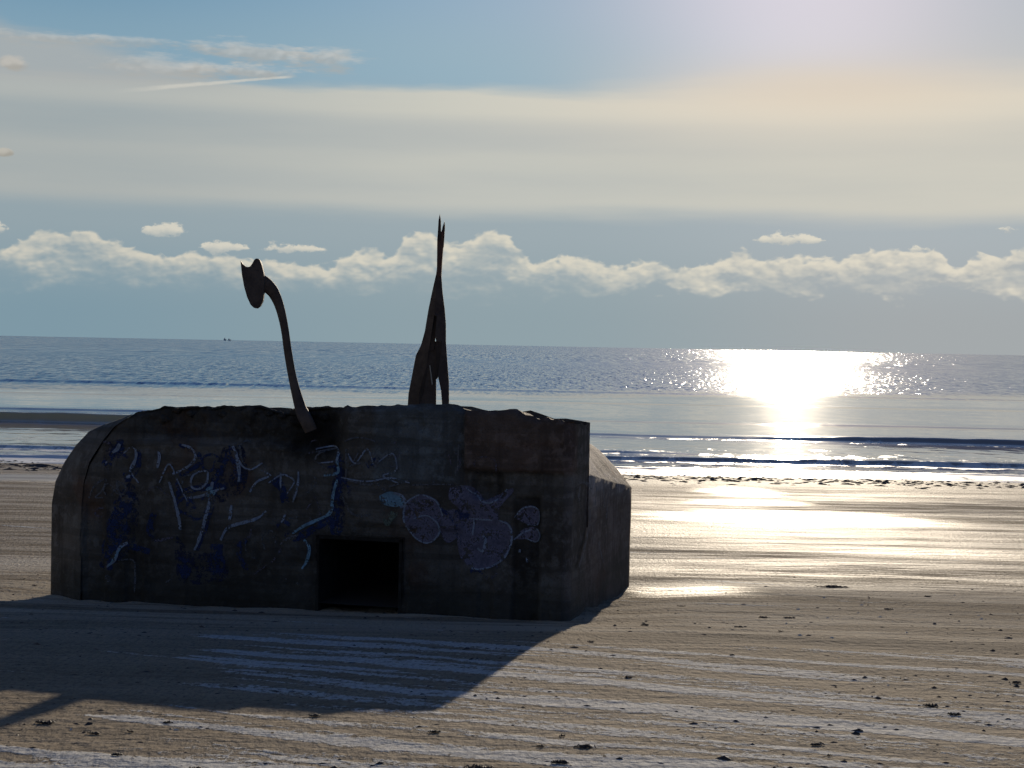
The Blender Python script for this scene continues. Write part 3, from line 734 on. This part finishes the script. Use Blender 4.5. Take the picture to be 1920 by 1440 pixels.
fills('graffiti', p_lav, [z3([(60, 720), (90, 650), (170, 610), (260, 640), (300, 720), (280, 780), (270, 860), (190, 910), (90, 850)]),
    z3([(340, 570), (460, 560), (520, 620), (600, 660), (700, 580), (730, 590), (640, 700), (620, 780), (420, 790), (400, 700), (340, 640)]),
    z3([(380, 800), (480, 760), (640, 770), (710, 800), (720, 900), (660, 1020), (540, 1070), (440, 1040), (390, 960)]), z3([(300, 730), (350, 700), (400, 730), (390, 860), (320, 910), (280, 830)]),
    z3([(735, 760), (770, 700), (840, 680), (885, 720), (880, 790), (820, 800)]), z3([(730, 890), (780, 830), (850, 815), (890, 860), (870, 905), (810, 890)])])
fills('graffiti', p_haze, [z1([(560, 560), (620, 640), (600, 900), (560, 1000), (470, 1080), (400, 1000), (430, 800), (500, 640)]), z1([(860, 900), (940, 1010), (1160, 1030), (1170, 1190), (900, 1210), (850, 1060)]), z1([(1160, 340), (1290, 340), (1300, 600), (1100, 700), (1080, 560)]), z1([(400, 310), (520, 290), (480, 400), (390, 480)]), z2([(440, 400), (500, 420), (500, 880), (400, 860)])], .004)
fills('graffiti', p_cyan, [z2([(730, 650), (800, 620), (870, 650), (895, 700), (830, 720), (750, 700)])], .007)
fills('graffiti', p_green, [z2([(760, 740), (850, 760), (820, 800), (780, 850), (750, 800)])])
strokes('graffiti', p_white, [
    (z3([(160, 610), (80, 660), (60, 760), (110, 860), (200, 910), (270, 860), (270, 790), (200, 740), (120, 760)]), 3.2), (z3([(180, 612), (260, 650), (300, 740)]), 3),
    (z3([(640, 770), (700, 800), (720, 880), (680, 990), (600, 1050), (520, 1070), (470, 1060)]), 4), (z3([(460, 760), (600, 770)]), 3), (z3([(440, 570), (500, 620), (560, 660), (620, 650), (690, 580)]), 3), (z3([(545, 860), (560, 900), (540, 960), (510, 940)]), 5), (z3([(490, 760), (480, 860)]), 4),
    (z3([(735, 755), (780, 700), (850, 690), (885, 730), (875, 795), (810, 800)]), 3), (z3([(730, 890), (800, 840), (870, 830), (890, 870), (860, 905), (800, 880)]), 3), (z3([(765, 950), (762, 970)]), 5), (z3([(808, 1000), (808, 1030)]), 4), (z3([(0, 600), (50, 620), (75, 670), (40, 690)]), 5)], .016)
strokes('graffiti', p_grey, [(z3([(1140, 560), (1130, 620), (1140, 680)]), 3), (z3([(1120, 540), (1190, 545), (1200, 580)]), 3), (z3([(1165, 540), (1210, 580)]), 2), (z3([(1200, 700), (1195, 800), (1165, 940), (1130, 1060)]), 3),
    (z3([(1280, 570), (1290, 700)]), 2.5), (z3([(1310, 600), (1300, 760)]), 2), (z3([(1250, 900), (1280, 1030)]), 2.5), (z3([(1240, 560), (1230, 680)]), 2), (z3([(1180, 860), (1150, 980)]), 2)], .0, side=True)

_rg = random.Random(11); extra = {0: [], 1: [], 2: [], 3: []}
for k in range(64):                                 # older, faded tags underneath
    px = _rg.uniform(185, 930); py = _rg.uniform(835, 1085)
    if 575 < px < 765 and py > 985: continue
    a = _rg.uniform(0, 6.28); l = _rg.uniform(8, 20); P = [(px, py)]; tw = _rg.uniform(-1.3, 1.3)
    for q_ in range(_rg.randint(2, 5)):
        a += tw+_rg.gauss(0, .35); px += math.cos(a)*l; py += math.sin(a)*l*1.2; P.append((min(1000, max(170, px)), min(1095, max(828, py))))
    if any(570 < a_ < 775 and b_ > 992 for a_, b_ in P): continue
    extra[k % 4].append((P, _rg.uniform(2.5, 5.5) if k % 4 != 1 else _rg.uniform(5, 12)))
f_a = paint('faded grey paint', (.13, .14, .155), .52); f_b = paint('faded blue paint', (.03, .045, .12), .5); f_c = paint('faded lavender paint', (.14, .13, .17), .52); f_d = paint('faded black paint', (.02, .02, .022), .42)
for k, m_ in enumerate((f_a, f_b, f_c)): strokes('graffiti', m_, extra[k], .010+.001*k)
strokes('graffiti', p_white, [([(300, 905), (318, 870), (336, 905), (352, 940)], 3), ([(232, 850), (248, 838), (258, 852), (246, 880), (262, 905)], 3), ([(438, 836), (452, 870), (470, 880), (492, 868)], 3.5),
    ([(505, 905), (530, 890), (552, 902), (540, 925)], 3), ([(590, 842), (625, 838), (632, 862), (600, 868)], 3), ([(655, 850), (668, 868), (690, 842), (702, 870)], 3), ([(712, 865), (738, 850), (745, 880), (720, 892), (748, 905)], 3), ([(640, 895), (690, 902), (735, 896), (770, 905)], 3)], .018)
# ------------------------------------------------------------------ steel sculptures on the roof
def tube(name, P, mat, parent, n_=18, flat=.6):
    """P: list of (centre Vector, half width across the view, half depth)"""
    C_ = np.array([list(p[0])+[p[1], p[2]] for p in P]); Q = []
    for i in range(len(C_)-1):
        p0 = C_[max(i-1, 0)]; p1 = C_[i]; p2 = C_[i+1]; p3 = C_[min(i+2, len(C_)-1)]
        for k in range(8):
            t = k/8; Q.append(.5*((2*p1)+(-p0+p2)*t+(2*p0-5*p1+4*p2-p3)*t*t+(-p0+3*p1-3*p2+p3)*t**3))
    Q.append(C_[-1]); vs = []; fs = []
    for i, q_ in enumerate(Q):
        tg = Vector(Q[min(i+1, len(Q)-1)][:3]-Q[max(i-1, 0)][:3]).normalized()
        dp = Vector((0, 1, 0)); dp = (dp-tg*dp.dot(tg)).normalized(); sd_ = tg.cross(dp)
        for k in range(n_):
            a = 2*math.pi*k/n_; ca, sa = math.cos(a), math.sin(a)
            ca = math.copysign(abs(ca)**.7, ca); sa = math.copysign(abs(sa)**.7, sa)
            vs.append(Vector(q_[:3])+sd_*ca*q_[3]+dp*sa*q_[4])
    for i in range(len(Q)-1):
        for k in range(n_): fs.append((i*n_+k, i*n_+(k+1) % n_, (i+1)*n_+(k+1) % n_, (i+1)*n_+k))
    fs.append(tuple(range(n_))[::-1]); fs.append(tuple(range((len(Q)-1)*n_, len(Q)*n_)))
    o = mesh(name, vs, fs, mat, parent); fixn(o); return o
def atd(px, py, Y): 
    d = ray(px, py); return CAM+d*(Y/d.y)
def plate(name, pts, yf, thick, mat, parent, smooth=False, dome=0.0):
    """flat steel plate: outline pts (px,py), yf(px,py) -> distance, extruded back by thick"""
    P = [atd(px, py, yf(px, py)) for px, py in pts]; n_ = len(P); vs = []; fs = []
    c = sum(P, Vector())/n_
    tri = tessellate_polygon([[Vector((p.x, p.z, 0)) for p in P]])
    vs = P+[p+Vector((0, thick, 0)) for p in P]
    fs = [tuple(t) for t in tri]+[tuple(k+n_ for k in reversed(t)) for t in tri]
    for i in range(n_): fs.append((i, (i+1) % n_, n_+(i+1) % n_, n_+i))
    o = mesh(name, vs, fs, mat, parent, smooth=smooth); fixn(o)
    if dome:
        mod = o.modifiers.new('bevel', 'BEVEL'); mod.width = dome; mod.segments = 2
    return o
bd = lambda px, py: 20.0
yb = bp(tou(570), .25, 0).y
tailr = empty('steel_tail_sculpture', tuple(atd(570, 790, yb)))
tag(tailr, 'curved rusty steel tail with a notched flat tuft, on the left of the bunker roof', 'sculpture')
tp = [(583, 808, 12), (577, 794, 12.5), (570, 780, 12.5), (562, 760, 10.5), (549, 710, 8), (540, 660, 7.6), (535.5, 627, 7.4), (530.5, 599, 7.8), (523, 571, 9), (513, 549, 11), (501, 536, 13.5), (488, 529, 16)]
s_ = yb/F
tube('stem', [(atd(a, b_, yb-.30*max(0, min(1, (b_-740)/50))), w*s_, w*s_*.6) for a, b_, w in tp], rust, tailr)
hp = [(110, 103), (125, 125), (145, 142), (162, 147), (176, 142), (190, 122), (203, 97), (215, 88), (228, 88), (242, 100), (255, 135), (268, 190), (273, 240), (272, 290), (268, 335), (262, 375), (245, 410), (222, 427), (200, 422), (178, 400), (155, 350), (135, 280), (120, 200)]
hp = [(420+a/3.6, 460+b_/3.6) for a, b_ in hp]
plate('tuft', hp, lambda px, py: yb-.10+(px-488)*.0022, .09, rust, tailr, dome=.012)
# dark mounting shoe on the wall where the stem is fixed
ms = [atd(a, b_, yb-.02) for a, b_ in [(545, 782), (560, 770), (590, 776), (606, 800), (602, 826), (585, 842), (562, 836), (546, 812)]]

hb = 25.2
headr = empty('steel_head_sculpture', tuple(atd(805, 790, hb)))
tag(headr, 'tall tapering rusty steel head with two upright ears on the bunker roof', 'sculpture')
h_ = lambda L: [(720+a/3.6, 380+b_/3.6) for a, b_ in L]
# left flank plate (turned away to the left), right flank plate, meeting on a ridge nearest the camera
ridge = 345
def yl(px, py): return hb+abs((px-720)*3.6-ridge)*.0016
plate('left_cheek', h_([(145, 1600), (165, 1290), (190, 1160), (215, 1030), (250, 960), (275, 870), (300, 720), (325, 600), (350, 490), (368, 490), (350, 620), (338, 760), (318, 900), (300, 1010), (290, 1100), (262, 1180), (240, 1290), (228, 1600)]), yl, .05, rust, headr)
plate('right_cheek', h_([(368, 490), (387, 490), (395, 600), (410, 720), (418, 820), (418, 940), (428, 1080), (438, 1210), (440, 1600), (408, 1600), (385, 1270), (363, 1165), (375, 1080), (388, 942), (352, 935), (345, 900), (356, 766), (338, 760), (350, 620)]), yl, .05, rust, headr)
plate('jaw_plate', h_([(300, 1010), (318, 985), (333, 985), (346, 935), (362, 940), (348, 1080), (352, 1200), (352, 1290), (349, 1600), (228, 1600), (240, 1290), (262, 1180), (290, 1100)]), lambda a, b_: hb+.10, .05, rust, headr)
plate('slot_shade', h_([(322, 755), (360, 755), (352, 880), (336, 995), (296, 1010), (312, 900)]), lambda a, b_: hb+.075, .03, rustd, headr)  # dark plates stand in for the shade in the head's slots
plate('slot_shade', h_([(350, 935), (392, 935), (380, 1080), (362, 1190), (340, 1190), (348, 1080)]), lambda a, b_: hb+.062, .03, rustd, headr)
plate('bright_sliver', h_([(306, 1098), (312, 1098), (330, 1225), (322, 1230)]), lambda a, b_: hb+.06, .03, steelk, headr)  # narrow sliver in a much paler steel colour
plate('slot_shade', h_([(262, 1180), (290, 1100), (282, 1200), (245, 1340), (236, 1600), (222, 1600), (236, 1290)]), lambda a, b_: hb+.085, .03, rustd, headr)
plate('neck', h_([(350, 500), (357, 440), (359, 250), (364, 195), (402, 195), (400, 300), (392, 400), (387, 500)]), lambda a, b_: hb+.03, .10, rustr, headr)
plate('ear', h_([(360, 255), (363, 200), (368, 120), (377, 75), (384, 120), (385, 200), (384, 255)]), lambda a, b_: hb+.025, .05, rustd, headr)
plate('ear', h_([(386, 255), (388, 195), (396, 160), (408, 125), (412, 160), (407, 240), (403, 300), (388, 300)]), lambda a, b_: hb+.05, .05, rustd, headr)

# ------------------------------------------------------------------ ships on the horizon
shipm, N, b = newmat('hazy ship paint'); N.put(b.inputs['Base Color'], N.mix(N.noise(N.node('ShaderNodeNewGeometry').outputs['Position'], .05), (.30, .36, .40), (.36, .42, .46))); b.inputs['Roughness'].default_value = .9
def ship(px, py, wpx, hpx, label):
    D = 9000.0; s = D/F; p = atd(px, py, D); L = wpx*s; H = hpx*s
    e = empty('ship', (p.x, D, 0)); tag(e, label, 'ship')
    def bx(nm, x0, x1, y0, y1, z0, z1, taper=0):
        vs = [Vector((p.x+x, D+y, z)) for z, tt in ((z0, taper), (z1, 0)) for x, y in ((x0+tt, y0), (x1-tt, y0), (x1-tt, y1), (x0+tt, y1))]
        fs = [(0, 1, 2, 3), (4, 5, 6, 7), (0, 1, 5, 4), (1, 2, 6, 5), (2, 3, 7, 6), (3, 0, 4, 7)]
        o = mesh(nm, vs, fs, shipm, e, smooth=False); fixn(o)
    bx('hull', -L/2, L/2, -4, 4, .3, H*.45, L*.12)
    bx('deck_house', -L*.35, -L*.05, -3, 3, H*.45, H*.8); bx('mast', L*.1, L*.14, -.4, .4, H*.45, H*1.1)
ship(422, 634, 5, 6, 'tiny dark ship on the horizon, left and taller of the two specks')
ship(430.5, 634, 6, 5, 'tiny dark ship on the horizon, right and lower of the two specks')

# ------------------------------------------------------------------ seaweed and debris
weedm, N, b = newmat('seaweed'); N.put(b.inputs['Base Color'], N.mix(N.noise(N.node('ShaderNodeNewGeometry').outputs['Position'], 14.0), (.02, .014, .010), (.045, .030, .02))); b.inputs['Roughness'].default_value = .6
shellm, N, b = newmat('shell'); N.put(b.inputs['Base Color'], N.mix(N.noise(N.node('ShaderNodeNewGeometry').outputs['Position'], 60.0), (.55, .48, .40), (.75, .70, .62))); b.inputs['Roughness'].default_value = .35
def clump_geo(vs, fs, c, L, seed, nst=14, thick=.012, hgt=.05):
    r_ = random.Random(seed)
    for k in range(nst):
        a = r_.uniform(-.5, .5)+(math.pi if r_.random() < .5 else 0); x = c.x+r_.gauss(0, L*.22); y = c.y+r_.gauss(0, L*.10); l = r_.uniform(.2, .5)*L
        o_ = len(vs); n_ = 7; ph = r_.uniform(0, 6); hh = r_.uniform(.2, 1)*hgt
        for i in range(n_):
            t = i/(n_-1); xx = x+math.cos(a)*l*t; yy = y+math.sin(a)*l*t+.1*l*math.sin(ph+5*t)
            z_ = gzl(xx, yy)+.004+hh*math.sin(math.pi*t)*(.6+.4*math.sin(ph+7*t)); w = thick*(.3+math.sin(math.pi*t))
            for dx_, dz_ in ((-w, 0), (0, w*.9), (w, 0), (0, -w*.5)): vs.append((xx+dx_*math.sin(a)*-1, yy+dx_*math.cos(a), z_+dz_))
        for i in range(n_-1):
            for j in range(4): fs.append((o_+i*4+j, o_+i*4+(j+1) % 4, o_+(i+1)*4+(j+1) % 4, o_+(i+1)*4+j))
        fs.append((o_, o_+1, o_+2, o_+3)); e_ = o_+(n_-1)*4; fs.append((e_+3, e_+2, e_+1, e_))
_gx = np.arange(-30, 30, .06); _gy = np.arange(8, 64, .04); _gg = gz(*np.meshgrid(_gx, _gy))
def gzl(x_, y_):
    i = (x_+30)/.06; j = (y_-8)/.04
    if not (0 <= i < len(_gx)-1 and 0 <= j < len(_gy)-1): return float(gz(x_, y_))
    i0, j0 = int(i), int(j); a, c = i-i0, j-j0
    return float((_gg[j0, i0]*(1-a)+_gg[j0, i0+1]*a)*(1-c)+(_gg[j0+1, i0]*(1-a)+_gg[j0+1, i0+1]*a)*c)
spots = [(1562, 1104, 60, 'largest tangle of dark seaweed on the sand right of the bunker'),
 (1738, 1120, 20, 'small dark weed tuft with a raised stalk near the right edge, below the pale shells'),
 (1665, 1143, 26, 'ragged dark weed scrap on the damp sand far right of the bunker'),
 (1277, 1134, 16, 'small dark weed tuft just right of the bunker flank'),
 (1430, 1157, 28, 'thin forked weed strand right of the bunker, above the dark damp band'),
 (1479, 1158, 26, 'flat dark weed strip beside the forked strand'),
 (1463, 1185, 14, 'dark weed lump inside the dark damp band of sand'),
 (1385, 1175, 22, 'pair of dark weed scraps at the upper edge of the damp band'),
 (1208, 1171, 22, 'dark weed scrap close to the tip of the bunker corner shadow'),
 (1372, 1229, 14, 'single dark weed lump on pale frosted ripples, right of centre'),
 (1108, 1205, 18, 'flat dark weed piece near the slanting shadow edge'),
 (1178, 1268, 26, 'grey-black weed patch on the sand right of the shadow tip'),
 (1745, 1320, 34, 'dotted row of black weed bits near the right edge'),
 (1790, 1335, 30, 'loose black weed cluster below the dotted row near the right edge'),
 (1905, 1278, 26, 'curled grey weed at the far right edge of the frame'),
 (1098, 1396, 40, 'long dark weed tangle at the bottom middle of the frame'),
 (1053, 1375, 16, 'small dark weed flake above the bottom middle tangle'),
 (1015, 1394, 20, 'dark weed lump left of the bottom middle tangle'),
 (1530, 1392, 26, 'dark weed strand near the bottom, right of centre'),
 (1555, 1411, 12, 'round dark weed lump just below the strand near the bottom'),
 (1050, 1422, 40, 'low dark weed heap at the bottom edge, right of centre'),
 (315, 1350, 22, 'dark weed tuft at the lower edge of the bunker shadow, left upright one'),
 (174, 1369, 26, 'flat dark weed strip on the sand lower left'),
 (85, 1352, 44, 'long thin weed strand on the sand at the far lower left'),
 (245, 1366, 14, 'small dark weed lump between the strip and the upright tuft, lower left'),
 (218, 1406, 26, 'ragged dark weed patch near the bottom left'),
 (370, 1432, 30, 'dark weed strip touching the bottom edge, left of centre'),
 (900, 1432, 60, 'wide black weed tangle at the bottom edge, middle'),
 (590, 1340, 30, 'thin dark weed line just below the bunker shadow, middle'),
 (815, 1368, 26, 'pale-edged weed scrap under the shadow tip'),
 (66, 1093, 14, 'small dark weed lump left of the bunker base'),
 (44, 1083, 10, 'tiny dark weed lump farthest left of the bunker base')]
for px, py, L, lb in spots:
    p = hit(px, py); Lm = .6*L*p.y/F
    vs, fs = [], []; p.z = gzl(p.x, p.y)
    clump_geo(vs, fs, p, Lm, px, nst=max(12, int(L*.9)), thick=.006, hgt=.006+.0004*L)
    e = mesh('seaweed_clump', [Vector(v_)-p for v_ in vs], fs, weedm); e.location = p
    tag(e, lb, 'seaweed', 'seaweed clumps washed up on the sand')
# scattered fragments nobody could count
vs, fs = [], []
def frag(x, y, s, flat):
    z_ = gzl(x, y); o_ = len(vs); a = random.uniform(-.6, .6); ca, sa = math.cos(a), math.sin(a)
    lx, ly, lz = s*random.uniform(.8, 2.4), s*random.uniform(.4, .9), s*random.uniform(.25, .8)*flat
    P = [(-1, -.3, 0), (-.2, -1, 0), (1, -.2, 0), (.1, 1, 0), (0, 0, 1), (.5, -.3, .7)]
    for q_ in P:
        xx, yy = q_[0]*lx*random.uniform(.7, 1.2), q_[1]*ly; vs.append((x+ca*xx-sa*yy, y+sa*xx+ca*yy, max(z_, .0)-.002+q_[2]*lz))
    for f in ((0, 1, 4), (1, 5, 4), (1, 2, 5), (2, 3, 4), (2, 4, 5), (3, 0, 4)): fs.append(tuple(o_+i for i in f))
for i in range(5200):
    t = random.random(); y_ = 9.5+18*t**1.4; x_ = random.uniform(-.36, .36)*y_
    if vnoise(x_*.9, y_*1.3, 44)+random.uniform(-.8, .5) < 0: continue
    frag(x_, y_, random.choice([.005, .006, .008, .010, .014, .02]) if random.random() < .96 else .032, 1)
for px, py, n_, sx_, sy_ in [(1760, 1330, 80, 60, 12), (1870, 1340, 25, 30, 8), (900, 1436, 50, 60, 5), (1720, 1120, 30, 60, 14), (230, 1400, 30, 60, 10), (1060, 1420, 40, 50, 6), (1430, 1300, 14, 60, 6)]:
    for k in range(n_):
        p = hit(px+random.gauss(0, sx_), min(1500, py+random.gauss(0, sy_))); frag(p.x, p.y, random.choice([.006, .008, .012, .016]), .6)
for i in range(1600):                                # wrack line at the edge of the sea
    x_ = random.uniform(-26, 26); y_ = 57.8+random.gauss(0, 1.3)+.8*float(vnoise(x_*.2, 3, 4)); frag(x_, y_, random.uniform(.04, .12), .7)
o = mesh('seaweed_scraps', vs, fs, weedm, smooth=False); tag(o, 'countless small dark weed scraps and grit scattered over the sand', 'seaweed', kind='stuff')
vs, fs = [], []
for px, py in [(1545, 1121), (1615, 1135), (1497, 1142), (1552, 1157), (1609, 1148), (1560, 1160), (1790, 1118), (1835, 1154), (1474, 1168), (1650, 1157), (1700, 1185), (1500, 1192), (1560, 1197), (1840, 1160), (1905, 1140), (1665, 1280), (133, 1362), (330, 1362)]:
    p = hit(px, py); frag(p.x, p.y, .018, 1.6)
for i in range(60):
    p = hit(random.uniform(1200, 1920), random.uniform(1100, 1240)); frag(p.x, p.y, .008, 1.5)
o = mesh('shell_fragments', vs, fs, shellm, smooth=False); tag(o, 'tiny pale shell fragments sprinkled on the sand right of the bunker', 'shells', kind='stuff')

sc.view_settings.view_transform = 'Standard'; sc.view_settings.look = 'None'; sc.view_settings.exposure = 0; sc.view_settings.gamma = 1
sc.cycles.max_bounces = 3; sc.cycles.diffuse_bounces = 1; sc.cycles.glossy_bounces = 2; sc.cycles.transparent_max_bounces = 12
sc.cycles.use_denoising = True
sc.cycles.use_adaptive_sampling = True; sc.cycles.adaptive_threshold = .04
